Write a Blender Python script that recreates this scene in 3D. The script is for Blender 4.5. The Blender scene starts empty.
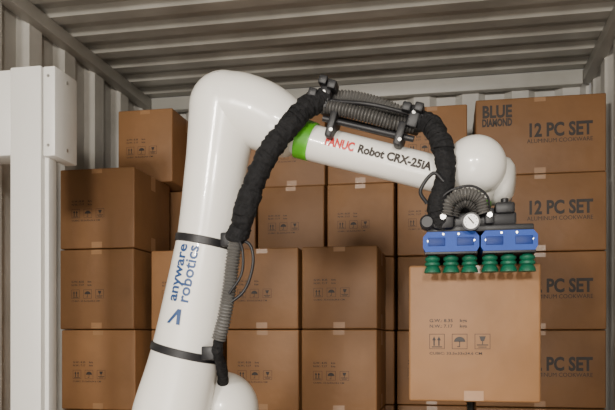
import bpy, bmesh, math, random
from mathutils import Vector, Matrix
random.seed(4)
S = bpy.context.scene
COL = S.collection

# ---------------------------------------------------------------- materials
def new_mat(name):
    m = bpy.data.materials.new(name); m.use_nodes = True
    nt = m.node_tree
    return m, nt, nt.nodes['Principled BSDF']

def simple(name, col, rough=0.5, metal=0.0, noise=0.06, scale=20, bump=0.0, bscale=60, coat=0.0, spec=0.5):
    m, nt, b = new_mat(name)
    tc = nt.nodes.new('ShaderNodeTexCoord')
    n = nt.nodes.new('ShaderNodeTexNoise'); n.inputs['Scale'].default_value = scale
    n.inputs['Detail'].default_value = 4
    nt.links.new(tc.outputs['Object'], n.inputs['Vector'])
    r = nt.nodes.new('ShaderNodeValToRGB')
    r.color_ramp.elements[0].position = 0.3; r.color_ramp.elements[1].position = 0.7
    r.color_ramp.elements[0].color = (*[c*(1-noise) for c in col], 1)
    r.color_ramp.elements[1].color = (*[min(1, c*(1+noise)) for c in col], 1)
    nt.links.new(n.outputs['Fac'], r.inputs['Fac'])
    nt.links.new(r.outputs['Color'], b.inputs['Base Color'])
    b.inputs['Roughness'].default_value = rough
    b.inputs['Metallic'].default_value = metal
    b.inputs['Coat Weight'].default_value = coat
    b.inputs['Specular IOR Level'].default_value = spec
    if bump:
        n2 = nt.nodes.new('ShaderNodeTexNoise'); n2.inputs['Scale'].default_value = bscale
        n2.inputs['Detail'].default_value = 5
        nt.links.new(tc.outputs['Object'], n2.inputs['Vector'])
        bp = nt.nodes.new('ShaderNodeBump'); bp.inputs['Strength'].default_value = bump
        bp.inputs['Distance'].default_value = 0.01
        nt.links.new(n2.outputs['Fac'], bp.inputs['Height'])
        nt.links.new(bp.outputs['Normal'], b.inputs['Normal'])
    return m

def cardboard():
    m, nt, b = new_mat('cardboard')
    L = nt.links.new
    tc = nt.nodes.new('ShaderNodeTexCoord')
    oi = nt.nodes.new('ShaderNodeObjectInfo')
    # per-box offset so no two boxes carry the same blotches
    off = nt.nodes.new('ShaderNodeVectorMath'); off.operation = 'ADD'
    comb = nt.nodes.new('ShaderNodeMath'); comb.operation = 'MULTIPLY'; comb.inputs[1].default_value = 40
    L(oi.outputs['Random'], comb.inputs[0])
    L(tc.outputs['Object'], off.inputs[0]); L(comb.outputs[0], off.inputs[1])
    n = nt.nodes.new('ShaderNodeTexNoise'); n.inputs['Scale'].default_value = 5
    n.inputs['Detail'].default_value = 8
    L(off.outputs[0], n.inputs['Vector'])
    r = nt.nodes.new('ShaderNodeValToRGB')
    r.color_ramp.elements[0].position = 0.25; r.color_ramp.elements[1].position = 0.75
    r.color_ramp.elements[0].color = (0.185, 0.090, 0.035, 1)
    r.color_ramp.elements[1].color = (0.245, 0.122, 0.050, 1)
    L(n.outputs['Fac'], r.inputs['Fac'])
    hsv = nt.nodes.new('ShaderNodeHueSaturation')
    mr = nt.nodes.new('ShaderNodeMapRange')
    mr.inputs['To Min'].default_value = 0.80; mr.inputs['To Max'].default_value = 1.12
    L(oi.outputs['Random'], mr.inputs['Value'])
    L(mr.outputs['Result'], hsv.inputs['Value'])
    L(r.outputs['Color'], hsv.inputs['Color'])
    L(hsv.outputs['Color'], b.inputs['Base Color'])
    n2 = nt.nodes.new('ShaderNodeTexNoise'); n2.inputs['Scale'].default_value = 7
    n2.inputs['Detail'].default_value = 3
    L(off.outputs[0], n2.inputs['Vector'])
    bp = nt.nodes.new('ShaderNodeBump'); bp.inputs['Strength'].default_value = 0.5
    bp.inputs['Distance'].default_value = 0.012
    L(n2.outputs['Fac'], bp.inputs['Height']); L(bp.outputs['Normal'], b.inputs['Normal'])
    b.inputs['Roughness'].default_value = 0.55
    b.inputs['Specular IOR Level'].default_value = 0.35
    return m

def painted_steel(name, c0, c1, rough=0.42):
    m, nt, b = new_mat(name)
    L = nt.links.new
    tc = nt.nodes.new('ShaderNodeTexCoord')
    n = nt.nodes.new('ShaderNodeTexNoise'); n.inputs['Scale'].default_value = 3.5
    n.inputs['Detail'].default_value = 8
    L(tc.outputs['Object'], n.inputs['Vector'])
    r = nt.nodes.new('ShaderNodeValToRGB')
    r.color_ramp.elements[0].position = 0.35; r.color_ramp.elements[1].position = 0.65
    r.color_ramp.elements[0].color = (*c0, 1); r.color_ramp.elements[1].color = (*c1, 1)
    L(n.outputs['Fac'], r.inputs['Fac']); L(r.outputs['Color'], b.inputs['Base Color'])
    b.inputs['Roughness'].default_value = rough
    bp = nt.nodes.new('ShaderNodeBump'); bp.inputs['Strength'].default_value = 0.2
    bp.inputs['Distance'].default_value = 0.012
    L(n.outputs['Fac'], bp.inputs['Height']); L(bp.outputs['Normal'], b.inputs['Normal'])
    return m

M_card = cardboard()
M_tape = simple('packing_tape', (0.27, 0.145, 0.066), 0.3, noise=0.05)
M_ink = simple('print_ink', (0.018, 0.012, 0.009), 0.6)
M_white = simple('robot_white_paint', (0.76, 0.74, 0.69), 0.26, noise=0.015, scale=4, coat=0.3)
M_seam = simple('seam_grey', (0.30, 0.29, 0.27), 0.5)
M_mast = simple('mast_white_paint', (0.66, 0.65, 0.62), 0.4, noise=0.02, scale=3)
M_green = simple('green_ring', (0.09, 0.40, 0.015), 0.4)
M_black = simple('black_sleeve', (0.008, 0.008, 0.009), 0.85, noise=0.4, scale=90, bump=1.0, bscale=45, spec=0.25)
M_blkpl = simple('black_plastic', (0.012, 0.012, 0.014), 0.45, noise=0.2, spec=0.35)
M_hose = simple('grey_ribbed_hose', (0.085, 0.082, 0.078), 0.5, noise=0.1)
M_dhose = simple('dark_ribbed_hose', (0.045, 0.043, 0.041), 0.5, noise=0.1)
M_blue = simple('blue_anodised', (0.004, 0.042, 0.27), 0.5, noise=0.08, spec=0.25)
M_recess = simple('dark_blue_recess', (0.003, 0.022, 0.15), 0.5, spec=0.25)
M_cup = simple('green_silicone', (0.003, 0.080, 0.042), 0.5, noise=0.15, spec=0.3)
M_steel = simple('brushed_steel', (0.5, 0.49, 0.47), 0.3, metal=0.9)
M_gauge = simple('gauge_face', (0.8, 0.8, 0.78), 0.3, noise=0.01)
M_navy = simple('navy_lettering', (0.012, 0.05, 0.16), 0.5)
M_red = simple('red_lettering', (0.5, 0.02, 0.02), 0.5)
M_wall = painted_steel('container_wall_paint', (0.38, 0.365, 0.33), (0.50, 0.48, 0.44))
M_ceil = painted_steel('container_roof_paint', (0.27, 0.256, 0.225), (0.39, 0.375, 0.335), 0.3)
M_rail = painted_steel('container_rail_paint', (0.32, 0.31, 0.275), (0.40, 0.385, 0.35))
M_floor = simple('plywood_floor', (0.16, 0.09, 0.045), 0.6, noise=0.3, scale=6, bump=0.2)
M_rubber = simple('rubber', (0.02, 0.02, 0.02), 0.8)

# ---------------------------------------------------------------- helpers
def empty(name, loc):
    e = bpy.data.objects.new(name, None); e.location = loc
    e.empty_display_size = 0.1
    COL.objects.link(e); return e

def finish(bm, name, mat, parent=None, smooth=True, angle=35):
    me = bpy.data.meshes.new(name)
    bmesh.ops.recalc_face_normals(bm, faces=bm.faces)
    bm.to_mesh(me); bm.free()
    me.materials.append(mat)
    if smooth:
        for p in me.polygons: p.use_smooth = True
        try: me.set_sharp_from_angle(angle=math.radians(angle))
        except Exception: pass
    o = bpy.data.objects.new(name, me); COL.objects.link(o)
    if parent:
        o.parent = parent; o.location = -parent.location
    return o

def catmull(pts, rad, n):
    P = [Vector(p) for p in pts]; out = []; R = []
    for i in range(len(P)-1):
        p0 = P[i-1] if i else P[0]*2-P[1]
        p1, p2 = P[i], P[i+1]
        p3 = P[i+2] if i+2 < len(P) else P[-1]*2-P[-2]
        for k in range(n):
            t = k/n
            out.append(0.5*((2*p1)+(p2-p0)*t+(2*p0-5*p1+4*p2-p3)*t*t+(3*p1-p0-3*p2+p3)*t**3))
            R.append(rad[i]*(1-t)+rad[i+1]*t)
    out.append(P[-1]); R.append(rad[-1])
    return out, R

def sweep(bm, pts, rad, seg=32, n=8, smooth=True, r0=False, r1=False, curve=True):
    if not isinstance(rad, (list, tuple)): rad = [rad]*len(pts)
    if curve and n > 1: C, R = catmull(pts, rad, n)
    else: C, R = [Vector(p) for p in pts], list(rad)
    T = []
    for i in range(len(C)):
        a = C[max(0, i-1)]; b = C[min(len(C)-1, i+1)]
        T.append((b-a).normalized())
    rings = [(C[i], R[i], T[i]) for i in range(len(C))]
    N = 8
    if r0:
        pre = [(C[0]-T[0]*R[0]*math.sin(k/N*math.pi/2), R[0]*math.cos(k/N*math.pi/2), T[0]) for k in range(N-0, 0, -1)]
        pre[0] = (pre[0][0], R[0]*0.02, T[0]); rings = pre+rings
    if r1:
        post = [(C[-1]+T[-1]*R[-1]*math.sin(k/N*math.pi/2), max(R[-1]*0.02, R[-1]*math.cos(k/N*math.pi/2)), T[-1]) for k in range(1, N+1)]
        rings += post
    t0 = rings[0][2]
    ref = Vector((0, 1, 0)) if abs(t0.y) < 0.9 else Vector((1, 0, 0))
    nrm = (ref - t0*ref.dot(t0)).normalized()
    prev = None; V0 = None
    for c, r, t in rings:
        nrm = (nrm - t*nrm.dot(t)).normalized(); bn = t.cross(nrm)
        vs = [bm.verts.new(c+(nrm*math.cos(2*math.pi*k/seg)+bn*math.sin(2*math.pi*k/seg))*r) for k in range(seg)]
        if prev:
            for k in range(seg):
                bm.faces.new((prev[k], prev[(k+1) % seg], vs[(k+1) % seg], vs[k]))
        else: V0 = vs
        prev = vs
    bm.faces.new(V0); bm.faces.new(prev)
    return rings

def ribbed(bm, pts, r, pitch=0.008, amp=0.0022, seg=20):
    C, _ = catmull(pts, [r]*len(pts), 30)
    L = [0]
    for i in range(1, len(C)): L.append(L[-1]+(C[i]-C[i-1]).length)
    tot = L[-1]; n = int(tot/pitch)*4
    P = []; R = []; j = 0
    for k in range(n+1):
        s = tot*k/n
        while j < len(L)-2 and L[j+1] < s: j += 1
        f = (s-L[j])/max(1e-9, L[j+1]-L[j])
        P.append(C[j].lerp(C[j+1], min(1, f)))
        R.append(r+amp*[1, 0.2, -1, 0.2][k % 4])
    sweep(bm, P, R, seg=seg, curve=False)

def box(bm, x0, x1, y0, y1, z0, z1, bev=0.004, segs=2, rot=None):
    r = bmesh.ops.create_cube(bm, size=1.0)
    vs = r['verts']
    c = Vector(((x0+x1)/2, (y0+y1)/2, (z0+z1)/2))
    for v in vs:
        v.co = Vector((v.co.x*(x1-x0), v.co.y*(y1-y0), v.co.z*(z1-z0)))
        if rot: v.co = rot @ v.co
        v.co += c
    if bev:
        es = list({e for v in vs for e in v.link_edges})
        bmesh.ops.bevel(bm, geom=es, offset=bev, segments=segs, profile=0.5, affect='EDGES')

def lathe(bm, origin, axis, prof, seg=40):
    """prof: list of (distance along axis, radius)"""
    o = Vector(origin); a = Vector(axis).normalized()
    ref = Vector((0, 0, 1)) if abs(a.z) < 0.9 else Vector((1, 0, 0))
    n = (ref-a*ref.dot(a)).normalized(); b = a.cross(n)
    prev = None
    for s, r in prof:
        r = max(r, 1e-4)
        vs = [bm.verts.new(o+a*s+(n*math.cos(2*math.pi*k/seg)+b*math.sin(2*math.pi*k/seg))*r) for k in range(seg)]
        if prev:
            for k in range(seg): bm.faces.new((prev[k], prev[(k+1) % seg], vs[(k+1) % seg], vs[k]))
        else: bm.faces.new(vs)
        prev = vs
    bm.faces.new(prev)

def poly_y(bm, pts, y0, y1):
    a = [bm.verts.new((x, y0, z)) for x, z in pts]; b = [bm.verts.new((x, y1, z)) for x, z in pts]
    bm.faces.new(a); bm.faces.new(b[::-1])
    for i in range(len(pts)):
        j = (i+1) % len(pts); bm.faces.new((a[i], b[i], b[j], a[j]))

def text_mesh(txt, size, bold=0.0, squeeze=1.0):
    cu = bpy.data.curves.new('t', 'FONT'); cu.body = txt; cu.size = size
    cu.offset = bold; cu.resolution_u = 3
    o = bpy.data.objects.new('t', cu); COL.objects.link(o)
    dg = bpy.context.evaluated_depsgraph_get()
    me = bpy.data.meshes.new_from_object(o.evaluated_get(dg))
    bpy.data.objects.remove(o); bpy.data.curves.remove(cu)
    vs = [(v.co.x*squeeze, v.co.y) for v in me.vertices]
    fs = [tuple(p.vertices) for p in me.polygons]
    bpy.data.meshes.remove(me)
    return vs, fs

def put_text(bm, txt, size, fn, bold=0.0, squeeze=1.0, width=None):
    vs, fs = text_mesh(txt, size, bold, squeeze)
    if width:
        mx = max(v[0] for v in vs); k = width/mx
        vs = [(v[0]*k, v[1]) for v in vs]
    V = [bm.verts.new(fn(x, y)) for x, y in vs]
    for f in fs:
        try: bm.faces.new([V[i] for i in f])
        except ValueError: pass

# ---------------------------------------------------------------- room shell
XL, XR, YB, YF, H = -1.70, 0.685, 3.90, -2.6, 2.69

def corrugated(name, mat, L, hgt, pitch, depth, place, phase=0.0, flat=0.33):
    """trapezoid profile along L; place(s, off, h) -> world coord"""
    bm = bmesh.new()
    prof = []
    s = -phase; fl = pitch*flat; sl = pitch*0.14; f2 = pitch-fl-2*sl
    while s < L:
        for ds, off in ((0, 0), (fl, 0), (fl+sl, depth), (fl+sl+f2, depth)):
            q = s+ds
            if -1e-6 <= q <= L: prof.append((q, off))
        s += pitch
    prof = [(0, prof[0][1])]+prof+[(L, prof[-1][1])]
    prev = None
    for q, off in prof:
        a = bm.verts.new(place(q, off, 0)); b = bm.verts.new(place(q, off, hgt))
        c = bm.verts.new(place(q, depth+0.03, 0)); d = bm.verts.new(place(q, depth+0.03, hgt))
        if prev:
            for i, j in ((0, 1), (1, 3), (3, 2), (2, 0)):
                vv = [prev[i], prev[j], (a, b, c, d)[j], (a, b, c, d)[i]]
                bm.faces.new(vv)
        prev = (a, b, c, d)
    bmesh.ops.remove_doubles(bm, verts=bm.verts, dist=1e-5)
    return finish(bm, name, mat, smooth=False)

corrugated('wall_left', M_wall, YB-YF, H, 0.28, 0.036, lambda s, o, h: (XL-o, YF+s, h))
corrugated('wall_right', M_wall, YB-YF, H, 0.28, 0.036, lambda s, o, h: (XR+o, YF+s, h))
corrugated('wall_back', M_wall, XR-XL, H, 0.25, 0.04, lambda s, o, h: (XL+s, YB+o, h))
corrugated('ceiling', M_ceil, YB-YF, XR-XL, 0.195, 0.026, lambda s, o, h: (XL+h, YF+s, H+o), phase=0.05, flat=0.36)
bm = bmesh.new(); box(bm, XL-0.07, XR+0.07, YF, YB+0.07, -0.06, 0, bev=0)
finish(bm, 'floor', M_floor, smooth=False)
# top rails
bm = bmesh.new(); box(bm, XL-0.01, XL+0.045, YF, YB, H-0.06, H-0.002, bev=0.006); finish(bm, 'trim_1', M_rail)
bm = bmesh.new(); box(bm, XR-0.045, XR+0.01, YF, YB, H-0.06, H-0.002, bev=0.006); finish(bm, 'trim_2', M_rail)
bm = bmesh.new(); box(bm, XL+0.045, XR-0.045, YB-0.05, YB-0.001, H-0.075, H-0.002, bev=0.006); finish(bm, 'trim_3', M_rail)

# ---------------------------------------------------------------- cartons
def frame2(R, x, y, s, t=0.0012):
    R(x, y, x+s, y+t); R(x, y+s-t, x+s, y+s); R(x, y, x+t, y+s); R(x+s-t, y, x+s, y+s)

def print_mesh(kind, w, d, h):
    bm = bmesh.new(); y = -d/2-0.0012
    def F(pts):
        bm.faces.new([bm.verts.new((a, y, b)) for a, b in pts])
    def R(x0, z0, x1, z1): F([(x0, z0), (x1, z0), (x1, z1), (x0, z1)])
    if kind == 'plain':
        x = -w/2+w*0.16; z = h*0.385; s = 0.038; g = 0.056
        for i in range(3):
            frame2(R, x+i*g, z, s)
        for a in (0.010, 0.022):
            R(x+a, z+0.008, x+a+0.0035, z+0.024)
            F([(x+a-0.003, z+0.022), (x+a+0.0065, z+0.022), (x+a+0.00175, z+0.032)])
        R(x+0.006, z+0.004, x+0.032, z+0.0065)
        cx = x+g+s/2
        F([(cx+0.014*math.cos(math.pi*k/10), z+0.018+0.013*math.sin(math.pi*k/10)) for k in range(11)])
        R(cx-0.001, z+0.006, cx+0.001, z+0.02); R(cx-0.006, z+0.005, cx+0.001, z+0.007)
        cx = x+2*g+s/2
        F([(cx-0.004, z+0.02), (cx+0.004, z+0.02), (cx+0.008, z+0.032), (cx-0.008, z+0.032)])
        R(cx-0.001, z+0.012, cx+0.001, z+0.02)
        R(cx-0.014, z+0.009, cx+0.014, z+0.0115)
        R(cx-0.010, z+0.004, cx+0.010, z+0.006)
        for k, (ta, tb) in enumerate((('G.W.: 8.35', 'kgs'), ('N.W.: 7.17', 'kgs'))):
            put_text(bm, ta, 0.011, lambda a, b, k=k: (x+a, y, z+0.068-k*0.014+b), bold=0.0002, width=0.058)
            put_text(bm, tb, 0.011, lambda a, b, k=k: (x+0.075+a, y, z+0.068-k*0.014+b), bold=0.0002, width=0.018)
        put_text(bm, 'CUBIC: 33.5x33x34.6 CM', 0.009, lambda a, b: (x+a, y, z-0.014+b), bold=0.0001, width=0.13)
    else:
        x = -w/2
        put_text(bm, '12 PC SET', 0.082, lambda a, b: (x+w*0.40+a, y, h*0.485+b), bold=0.0030, width=w*0.50)
        put_text(bm, 'ALUMINUM COOKWARE', 0.026, lambda a, b: (x+w*0.40+a, y, h*0.40+b), width=w*0.50)
        put_text(bm, 'BLUE', 0.075, lambda a, b: (x+w*0.05+a, y, h*0.76+b), bold=0.0028, width=w*0.235)
        put_text(bm, 'DIAMOND', 0.046, lambda a, b: (x+w*0.05+a, y, h*0.645+b), bold=0.0022, width=w*0.235)
    me = bpy.data.meshes.new('printing_'+kind); bm.to_mesh(me); bm.free(); me.materials.append(M_ink)
    return me

def tape_mesh(w, d, h):
    bm = bmesh.new(); e = 0.0006; t = 0.024
    def q(*p): bm.faces.new([bm.verts.new(v) for v in p])
    for sx in (-1, 1):
        X = sx*(w/2+e)
        q((X, -t, h-0.065), (X, t, h-0.065), (X, t, h-0.003), (X, -t, h-0.003))
        q((X, -t, 0.003), (X, t, 0.003), (X, t, 0.065), (X, -t, 0.065))
    Y = -d/2-e
    q((-t, Y, h-0.022), (t, Y, h-0.022), (t, Y, h-0.003), (-t, Y, h-0.003))
    q((-t, Y, 0.003), (t, Y, 0.003), (t, Y, 0.028), (-t, Y, 0.028))
    me = bpy.data.meshes.new('tape'); bm.to_mesh(me); bm.free(); me.materials.append(M_tape)
    return me

cache = {}
def carton(x0, x1, yf, d, z, h=0.342, kind='plain', rot=0.0, name='cardboard_box'):
    w = x1-x0; key = (round(w, 3), round(d, 3), round(h, 3), kind)
    if key not in cache:
        bm = bmesh.new(); box(bm, -w/2, w/2, -d/2, d/2, 0, h, bev=0.006, segs=3)
        me = bpy.data.meshes.new('carton_body'); bm.to_mesh(me); bm.free()
        me.materials.append(M_card)
        for p in me.polygons: p.use_smooth = True
        me.set_sharp_from_angle(angle=math.radians(40))
        cache[key] = (me, print_mesh(kind, w, d, h), tape_mesh(w, d, h))
    me, pm, tm = cache[key]
    o = bpy.data.objects.new(name, me); COL.objects.link(o)
    o.location = ((x0+x1)/2, yf+d/2, z); o.rotation_euler = (0, 0, rot)
    for nm, mm in (('printing', pm), ('tape', tm)):
        c = bpy.data.objects.new(nm, mm); COL.objects.link(c); c.parent = o
    return o

RH = 0.345
def column(x0, x1, yf, d, rows, kind='plain', jx=0.0):
    for r in rows:
        j = random.uniform(-0.014, 0.008) if r else 0
        k = random.uniform(-jx, jx)
        carton(x0+0.004+k, x1-0.004+k, yf+j, d, r*RH+0.0005, kind=kind, rot=random.uniform(-0.008, 0.008))
column(-1.665, -1.315, 2.90, 0.40, range(6))
column(-1.290, -0.962, 3.00, 0.385, range(5), jx=0.004)
column(-0.952, -0.628, 3.00, 0.385, range(5))
column(-0.622, -0.298, 3.00, 0.385, range(5))
column(-1.610, -1.270, 3.42, 0.40, range(6))
column(-1.264, -0.928, 3.42, 0.40, range(7))
column(-0.922, -0.590, 3.42, 0.40, range(7))
column(-0.584, -0.262, 3.42, 0.40, range(7))
column(-0.256, 0.070, 3.42, 0.40, range(7))
column(0.097, 0.660, 3.38, 0.42, range(7), kind='set')
carton(-1.545, -1.215-0.06, 3.21, 0.40, 6*RH+0.0005)

# carton being held
carton(-0.109, 0.214, 1.88, 0.36, 1.177, h=0.345, rot=0.0)

# ---------------------------------------------------------------- mast (left)
mast = empty('lift_mast', (-1.35, 2.3, 0))
bm = bmesh.new()
box(bm, -1.420, -1.309, 2.16, 2.25, 0.03, 2.225, bev=0.005)
finish(bm, 'post', M_mast, mast)
bm = bmesh.new()
box(bm, -1.312, -1.296, 2.185, 2.235, 0.03, 2.2, bev=0.003)
finish(bm, 'guide_rail', M_mast, mast)
bm = bmesh.new()
box(bm, -1.58, -1.424, 2.17, 2.28, 1.94, 2.222, bev=0.005)
box(bm, -1.305, -1.262, 2.165, 2.31, 1.93, 2.222, bev=0.005)
finish(bm, 'head_housing', M_mast, mast)
bm = bmesh.new()
for z in (2.19, 1.965):
    lathe(bm, (-1.2625, 2.24, z), (1, 0, 0), [(0, 0.006), (0.003, 0.006)], seg=12)
    lathe(bm, (-1.285, 2.166, z), (0, -1, 0), [(0, 0.005), (0.003, 0.005)], seg=12)
finish(bm, 'head_bolts', M_steel, mast)
bm = bmesh.new()
box(bm, -1.50, -1.22, 2.05, 2.45, 0.0, 0.04, bev=0.006)
finish(bm, 'foot_plate', M_mast, mast)

# ---------------------------------------------------------------- robot
rob = empty('robot_arm', (-0.70, 1.95, 0.0))
Y0 = 1.90
# mobile base (below the frame) and pedestal
bm = bmesh.new()
box(bm, -1.05, -0.35, 1.55, 2.55, 0.09, 0.50, bev=0.03, segs=4)
box(bm, -0.87, -0.45, 1.83, 2.25, 0.50, 0.72, bev=0.02, segs=3)
finish(bm, 'mobile_base', M_mast, rob)
bm = bmesh.new()
for x in (-0.98, -0.42):
    for y in (1.72, 2.38):
        lathe(bm, (x-0.03, y, 0.09), (1, 0, 0), [(0, 0.07), (0.005, 0.09), (0.055, 0.09), (0.06, 0.07)])
finish(bm, 'wheels', M_rubber, rob)
bm = bmesh.new()
sweep(bm, [(-0.655, 2.03, 0.72), (-0.655, 2.03, 0.80), (-0.655, 2.03, 0.95), (-0.656, 2.03, 1.135)], [0.125, 0.115, 0.11, 0.108], r1=True)
lathe(bm, (-0.782, 1.80, 1.0), (0, 1, 0), [(0, 0.05), (0.01, 0.085), (0.03, 0.10), (0.25, 0.10), (0.28, 0.07)])
finish(bm, 'shoulder_housing', M_white, rob)

# lower arm
low = [(-0.782, Y0, 1.00), (-0.755, Y0, 1.14), (-0.715, Y0, 1.306), (-0.657, Y0, 1.605), (-0.626, Y0, 1.82), (-0.604, Y0, 1.962)]
lowr = [0.112, 0.106, 0.092, 0.079, 0.084, 0.096]
bm = bmesh.new(); sweep(bm, low, lowr, seg=56, n=10, r0=True, r1=True)
finish(bm, 'lower_arm', M_white, rob, angle=60)
# elbow joint cover line, wrapped on the joint housing
bm = bmesh.new()
ang = [math.radians(a) for a in range(95, 262, 6)]
sweep(bm, [(-0.596+0.080*math.cos(a), Y0-math.sqrt(0.096**2-0.080**2)-0.0065, 1.958+0.080*math.sin(a)) for a in ang], 0.0012, seg=8, n=2)
finish(bm, 'elbow_seam', M_seam, rob)
# forearm root bell + tube
bm = bmesh.new()
sweep(bm, [(-0.604, Y0, 1.962), (-0.56, Y0, 1.954), (-0.505, Y0, 1.934), (-0.450, Y0, 1.904), (-0.410, Y0, 1.883), (-0.399, Y0, 1.877)],
      [0.095, 0.095, 0.092, 0.084, 0.070, 0.056], seg=56, n=8, r0=True)
finish(bm, 'forearm_root', M_white, rob, angle=60)
fa, fb = Vector((-0.360, Y0, 1.853)), Vector((-0.010, Y0, 1.748))
fd = (fb-fa).normalized()
bm = bmesh.new()
sweep(bm, [(-0.404, Y0, 1.874), fa, (fa+fb)/2, fb], [0.0485, 0.0475, 0.046, 0.046], seg=48)
finish(bm, 'forearm_tube', M_white, rob, angle=60)
bm = bmesh.new()
sweep(bm, [(-0.397, Y0, 1.868), (-0.362, Y0, 1.855)], [0.0525, 0.0505], seg=48, n=1)
finish(bm, 'forearm_green_ring', M_green, rob)
# wrist
bm = bmesh.new()
sweep(bm, [(-0.02, Y0, 1.75), (0.02, Y0, 1.757), (0.056, Y0, 1.766)], [0.050, 0.066, 0.078], seg=48, r1=True)
sweep(bm, [(0.056, Y0-0.03, 1.766), (0.056, Y0+0.06, 1.765)], [0.076, 0.076], seg=48, r0=True, r1=True)
sweep(bm, [(0.058, Y0, 1.765), (0.048, Y0, 1.715), (0.042, Y0, 1.678)], [0.070, 0.059, 0.049], seg=48)
finish(bm, 'wrist_housing', M_white, rob, angle=60)
bm = bmesh.new()
lathe(bm, (0.08, Y0+0.045, 1.745), (1, -0.25, -0.1), [(0, 0.064), (0.040, 0.064), (0.062, 0.056), (0.074, 0.040), (0.077, 0)], seg=48)
finish(bm, 'wrist_cap', M_white, rob, angle=60)
bm = bmesh.new()
lathe(bm, (0.042, Y0, 1.680), (0, 0, -1), [(0, 0.054), (0.012, 0.054)], seg=48)
finish(bm, 'wrist_green_ring', M_green, rob)
# straps on lower arm
def on_low(z):
    for i in range(len(low)-1):
        if low[i][2] <= z <= low[i+1][2]:
            t = (z-low[i][2])/(low[i+1][2]-low[i][2])
            return Vector(low[i]).lerp(Vector(low[i+1]), t), lowr[i]*(1-t)+lowr[i+1]*t, (Vector(low[i+1])-Vector(low[i])).normalized()
bm = bmesh.new()
for z in (1.598, 1.300):
    c, r, t = on_low(z)
    sweep(bm, [c-t*0.011, c-t*0.009, c+t*0.009, c+t*0.011], [r+0.001, r+0.004, r+0.004, r+0.001], seg=56, n=1)
finish(bm, 'arm_straps', M_blkpl, rob)
bm = bmesh.new()
for z in (1.598, 1.300):
    c, r, t = on_low(z)
    box(bm, c.x+r*0.78, c.x+r*0.78+0.035, c.y-r*0.85, c.y-r*0.45, z-0.02, z+0.016, bev=0.004)
finish(bm, 'strap_buckles', M_blkpl, rob)

# lettering
def cyl_fn(c, d, r, x0=0.0, y0=0.0):
    d = d.normalized(); n = Vector((0, -1, 0)); up = n.cross(d)
    def f(a, b):
        ph = (b+y0)/r
        return c+d*(a+x0)+(n*math.cos(ph)+up*math.sin(ph))*(r+0.0012)
    return f
bm = bmesh.new()
put_text(bm, 'FANUC', 0.031, cyl_fn(fa, fd, 0.0478, 0.040, -0.006), bold=0.0014, width=0.078)
finish(bm, 'lettering_red', M_red, rob, smooth=False)
bm = bmesh.new()
put_text(bm, 'Robot CRX-25iA', 0.029, cyl_fn(fa, fd, 0.0470, 0.128, -0.005), bold=0.0013, width=0.194)
finish(bm, 'lettering_black', M_ink, rob, smooth=False)
bm = bmesh.new()
for txt, off in (('anyware', 0.020), ('robotics', -0.013)):
    vs, fs = text_mesh(txt, 0.042, 0.0010)
    mx = max(v[0] for v in vs); k = 0.150/mx
    V = []
    for a, b in vs:
        a *= k; cc, rr, tt = on_low(1.430+a)
        n = Vector((0, -1, 0)); up = n.cross(tt); ph = (b+off)/rr
        V.append(bm.verts.new(cc+(n*math.cos(ph)+up*math.sin(ph))*(rr+0.0015)))
    for f in fs:
        try: bm.faces.new([V[i] for i in f])
        except ValueError: pass
# logo mark: slanted A reading upright on the arm
def mark(pts):
    V = []
    for a, b in pts:   # a = to the right, b = along the arm
        cc, rr, tt = on_low(1.372+b); n = Vector((0, -1, 0)); up = n.cross(tt); ph = (0.030-a)/rr
        V.append(bm.verts.new(cc+(n*math.cos(ph)+up*math.sin(ph))*(rr+0.002)))
    bm.faces.new(V)
mark([(-0.006, 0.0), (0.003, 0.0), (0.021, 0.026), (0.030, 0.040), (0.020, 0.040)])
mark([(0.021, 0.026), (0.023, 0.0), (0.033, 0.0), (0.030, 0.040)])
finish(bm, 'lettering_blue', M_navy, rob, smooth=False)

# dress pack
def wrapped(bm, pts, r):
    C, _ = catmull(pts, [r]*len(pts), 16)
    R = []; v = 0
    for i in range(len(C)):
        v = 0.55*v+random.uniform(-0.10, 0.10); R.append(r*(1+v))
    C = [c+Vector((random.uniform(-1, 1), random.uniform(-1, 1), random.uniform(-1, 1)))*0.0012 for c in C]
    sweep(bm, C, R, seg=20, curve=False)
bm = bmesh.new()
wrapped(bm, [(-0.318, 1.84, 1.950), (-0.366, 1.82, 1.921), (-0.400, 1.80, 1.874), (-0.447, 1.79, 1.815), (-0.485, 1.79, 1.745), (-0.511, 1.79, 1.677), (-0.532, 1.80, 1.614), (-0.540, 1.80, 1.60)], 0.028)
wrapped(bm, [(-0.100, 1.86, 1.885), (-0.055, 1.835, 1.868), (-0.029, 1.81, 1.815), (-0.017, 1.80, 1.767), (-0.019, 1.80, 1.714), (-0.034, 1.80, 1.663), (-0.029, 1.81, 1.617)], 0.025)
wrapped(bm, [(-0.592, 1.81, 1.335), (-0.602, 1.83, 1.30), (-0.612, 1.90, 1.255), (-0.635, 1.98, 1.20), (-0.655, 2.02, 1.13)], 0.014)
finish(bm, 'cable_sleeves', M_black, rob, angle=80)
bm = bmesh.new()
ribbed(bm, [(-0.538, 1.80, 1.605), (-0.545, 1.80, 1.575), (-0.553, 1.80, 1.525), (-0.561, 1.80, 1.461), (-0.574, 1.80, 1.389), (-0.592, 1.81, 1.335)], 0.017)
ribbed(bm, [(-0.336, 1.87, 1.956), (-0.275, 1.87, 1.958), (-0.21, 1.87, 1.943), (-0.146, 1.87, 1.916), (-0.095, 1.87, 1.885)], 0.018)
ribbed(bm, [(-0.014, 1.79, 1.634), (-0.004, 1.785, 1.665), (0.030, 1.78, 1.680), (0.062, 1.785, 1.668), (0.073, 1.79, 1.634)], 0.014, pitch=0.007)
finish(bm, 'ribbed_hoses', M_hose, rob, angle=80)
bm = bmesh.new()
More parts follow.
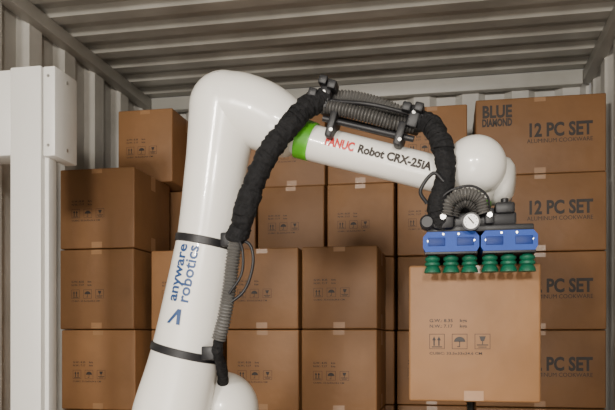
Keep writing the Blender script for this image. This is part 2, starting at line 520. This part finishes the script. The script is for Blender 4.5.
ribbed(bm, [(-0.330, 1.84, 1.930), (-0.270, 1.83, 1.914), (-0.205, 1.83, 1.894), (-0.146, 1.84, 1.876), (-0.095, 1.85, 1.868)], 0.017)
ribbed(bm, [(0.005, 1.80, 1.632), (0.012, 1.795, 1.652), (0.032, 1.79, 1.660), (0.050, 1.795, 1.650), (0.056, 1.80, 1.632)], 0.010, pitch=0.006)
finish(bm, 'dark_hoses', M_dhose, rob, angle=80)
bm = bmesh.new()
sweep(bm, [(-0.325, 1.845, 1.900), (-0.095, 1.845, 1.834)], 0.008, seg=16, n=1)
sweep(bm, [(-0.36, 1.83, 1.955), (-0.30, 1.83, 1.938), (-0.20, 1.815, 1.918), (-0.10, 1.83, 1.893), (-0.05, 1.82, 1.88)], 0.0055, seg=12)
sweep(bm, [(-0.543, 1.80, 1.59), (-0.506, 1.80, 1.575), (-0.498, 1.80, 1.525), (-0.520, 1.80, 1.46), (-0.565, 1.79, 1.42)], 0.004, seg=12)
sweep(bm, [(-0.540, 1.79, 1.60), (-0.520, 1.78, 1.56), (-0.522, 1.78, 1.50), (-0.555, 1.78, 1.45)], 0.0035, seg=12)
sweep(bm, [(-0.06, 1.78, 1.66), (-0.075, 1.77, 1.69), (-0.045, 1.77, 1.73), (-0.02, 1.775, 1.71)], 0.0045, seg=12)
sweep(bm, [(0.088, 1.80, 1.64), (0.080, 1.785, 1.675), (0.045, 1.775, 1.697), (0.0, 1.775, 1.69), (-0.03, 1.78, 1.67)], 0.0030, seg=12)
finish(bm, 'cables', M_blkpl, rob)
RY = Matrix.Rotation(math.radians(17), 3, 'Y')
bm = bmesh.new()
for x, z, w, h in ((-0.318, 1.950, 0.030, 0.060), (-0.300, 1.880, 0.018, 0.07), (-0.128, 1.845, 0.020, 0.06), (-0.093, 1.885, 0.028, 0.055)):
    box(bm, x-w/2, x+w/2, 1.818, 1.90, z-h/2, z+h/2, bev=0.005, rot=RY)
box(bm, -0.315, -0.115, 1.86, 1.90, 1.872, 1.886, bev=0.003, rot=RY)
for x, z in ((-0.318, 1.985), (-0.345, 1.955), (-0.296, 1.972), (-0.08, 1.902), (-0.11, 1.905)):
    box(bm, x-0.011, x+0.011, 1.80, 1.85, z-0.011, z+0.011, bev=0.004, rot=RY)
finish(bm, 'hose_brackets', M_blkpl, rob)
bm = bmesh.new()
for x, z in ((-0.318, 1.958), (-0.300, 1.862), (-0.128, 1.828), (-0.093, 1.893)):
    lathe(bm, (x, 1.818, z), (0, -1, 0), [(0, 0.0045), (0.003, 0.0045)], seg=12)
finish(bm, 'bracket_screws', M_steel, rob)

# gripper
bm = bmesh.new()
lathe(bm, (0.042, Y0, 1.668), (0, 0, -1), [(0, 0.048), (0.02, 0.05), (0.022, 0.062), (0.035, 0.062)])
box(bm, -0.045, 0.150, 1.81, 2.17, 1.608, 1.640, bev=0.006)
box(bm, -0.062, 0.190, 1.81, 2.17, 1.594, 1.610, bev=0.003)
box(bm, 0.100, 0.146, 1.80, 1.88, 1.635, 1.662, bev=0.006)
box(bm, 0.076, 0.098, 1.795, 1.84, 1.610, 1.648, bev=0.004)
box(bm, -0.048, 0.005, 1.79, 1.87, 1.600, 1.655, bev=0.01)
lathe(bm, (-0.060, 1.82, 1.618), (0, -1, 0), [(0, 0.018), (0.025, 0.018), (0.03, 0.013)])
lathe(bm, (-0.040, 1.80, 1.655), (0, 0, 1), [(0, 0.010), (0.012, 0.010), (0.014, 0.006), (0.02, 0.006)], seg=20)
lathe(bm, (0.123, 1.82, 1.660), (0, 0, 1), [(0, 0.009), (0.012, 0.009), (0.014, 0.005)], seg=20)
finish(bm, 'gripper_body', M_blkpl, rob)
bm = bmesh.new()
mid = 1.570
for x0, x1 in ((-0.070, 0.063), (0.067, 0.198)):
    for y0, y1 in ((1.80, 1.965), (2.0, 2.165)):
        poly_y(bm, [(x0, mid+0.012), (x0+0.010, 1.594), (x1-0.010, 1.594), (x1, mid+0.012), (x1, mid-0.014), (x1-0.006, 1.546), (x0+0.006, 1.546), (x0, mid-0.014)], y0, y1)
finish(bm, 'vacuum_modules', M_blue, rob, smooth=False)
bm = bmesh.new()
for x0, x1 in ((-0.070, 0.063), (0.067, 0.198)):
    xm = (x0+x1)/2
    for k in (-1, 1):
        box(bm, xm+k*0.034-0.020, xm+k*0.034+0.020, 1.7975, 1.801, 1.560, 1.580, bev=0.001)
finish(bm, 'module_recesses', M_recess, rob)
bm = bmesh.new()
for x0, x1 in ((-0.070, 0.063), (0.067, 0.198)):
    xm = (x0+x1)/2
    for k in range(4):
        x = x0+0.012+k*(x1-x0-0.024)/3
        lathe(bm, (x, 1.8005, 1.588 if k in (1, 2) else 1.572), (0, -1, 0), [(0, 0.0026), (0.002, 0.0026)], seg=12)
    lathe(bm, (xm, 1.83, 1.60), (0, 0, 1), [(0, 0.009), (0.014, 0.009), (0.016, 0.006)], seg=20)
lathe(bm, (0.087, 1.795, 1.630), (0, -1, 0), [(0, 0.006), (0.008, 0.006)], seg=16)
lathe(bm, (-0.022, 1.79, 1.628), (0, -1, 0), [(0, 0.007), (0.008, 0.007)], seg=16)
finish(bm, 'module_screws', M_steel, rob)
bm = bmesh.new()
for x0, x1 in ((-0.070, 0.063), (0.067, 0.198)):
    box(bm, x0+0.004, x1-0.004, 1.799, 2.165, 1.540, 1.5462, bev=0.001)
finish(bm, 'module_plates', M_blkpl, rob)
bm = bmesh.new()
def cup(x, y, zt, zb):
    L = zt-zb
    pr = [(0, 0.010), (0.10, 0.014), (0.18, 0.0185), (0.30, 0.0185), (0.38, 0.0145), (0.46, 0.0190), (0.58, 0.0190), (0.66, 0.0145), (0.74, 0.0175), (0.95, 0.0205), (1.0, 0.0205)]
    lathe(bm, (x, y, zt), (0, 0, -1), [(a*L, b) for a, b in pr], seg=24)
for x0, x1 in ((-0.070, 0.063), (0.067, 0.198)):
    for k in range(3):
        x = x0+0.022+k*(x1-x0-0.044)/2
        cup(x, 1.825, 1.541, 1.497)
        for y in (1.93, 2.03, 2.13): cup(x, y, 1.541, 1.5225)
finish(bm, 'suction_cups', M_cup, rob, angle=50)
bm = bmesh.new()
lathe(bm, (0.043, 1.785, 1.612), (0, -1, 0), [(0, 0.016), (0.012, 0.0215), (0.0185, 0.0215)])
finish(bm, 'gauge_rim', M_blkpl, rob)
bm = bmesh.new()
lathe(bm, (0.043, 1.7663, 1.612), (0, -1, 0), [(0, 0.0172), (0.001, 0.0172)])
finish(bm, 'gauge_face', M_gauge, rob)
bm = bmesh.new()
RG = Matrix.Rotation(math.radians(-40), 3, 'Y')
box(bm, 0.0415, 0.0445, 1.764, 1.765, 1.604, 1.624, bev=0, rot=RG)
for k in range(9):
    a = math.radians(-40+k*32.5)
    x, z = 0.043+0.0135*math.cos(a), 1.612+0.0135*math.sin(a)
    box(bm, x-0.0009, x+0.0009, 1.764, 1.765, z-0.0009, z+0.0009, bev=0)
finish(bm, 'gauge_needle', M_ink, rob)

# ---------------------------------------------------------------- lights
def area(name, loc, tgt, size, power, col=(1, 0.94, 0.855)):
    l = bpy.data.lights.new(name, 'AREA'); l.size = size; l.energy = power; l.color = col
    o = bpy.data.objects.new(name, l); o.location = loc
    o.rotation_euler = (Vector(tgt)-Vector(loc)).to_track_quat('-Z', 'Y').to_euler()
    COL.objects.link(o); return o
area('work_light', (-1.2, -1.9, 2.35), (-0.6, 3.0, 1.7), 0.35, 120)
area('work_light', (0.35, -1.6, 2.2), (-0.3, 3.0, 1.6), 0.3, 75)
area('ceiling_fill', (-0.5, -0.6, 0.7), (-0.4, 2.6, 2.69), 0.8, 32)  # added fill aimed up to brighten the ceiling, no real lamp on the platform
area('door_light', (-0.5, -2.4, 1.5), (-0.5, 3.0, 1.5), 1.6, 20, (1, 0.96, 0.90))
w = bpy.data.worlds.new('World'); S.world = w; w.use_nodes = True
w.node_tree.nodes['Background'].inputs['Color'].default_value = (1, 0.94, 0.86, 1)
w.node_tree.nodes['Background'].inputs['Strength'].default_value = 0.25

# ---------------------------------------------------------------- camera
cam = bpy.data.cameras.new('camera'); co = bpy.data.objects.new('camera', cam); COL.objects.link(co)
co.location = (0, 0, 1.33); co.rotation_euler = (math.radians(90), 0, math.radians(11.2))
cam.sensor_width = 36; cam.lens = 42.85; cam.shift_y = 136/615; cam.clip_start = 0.05
S.camera = co
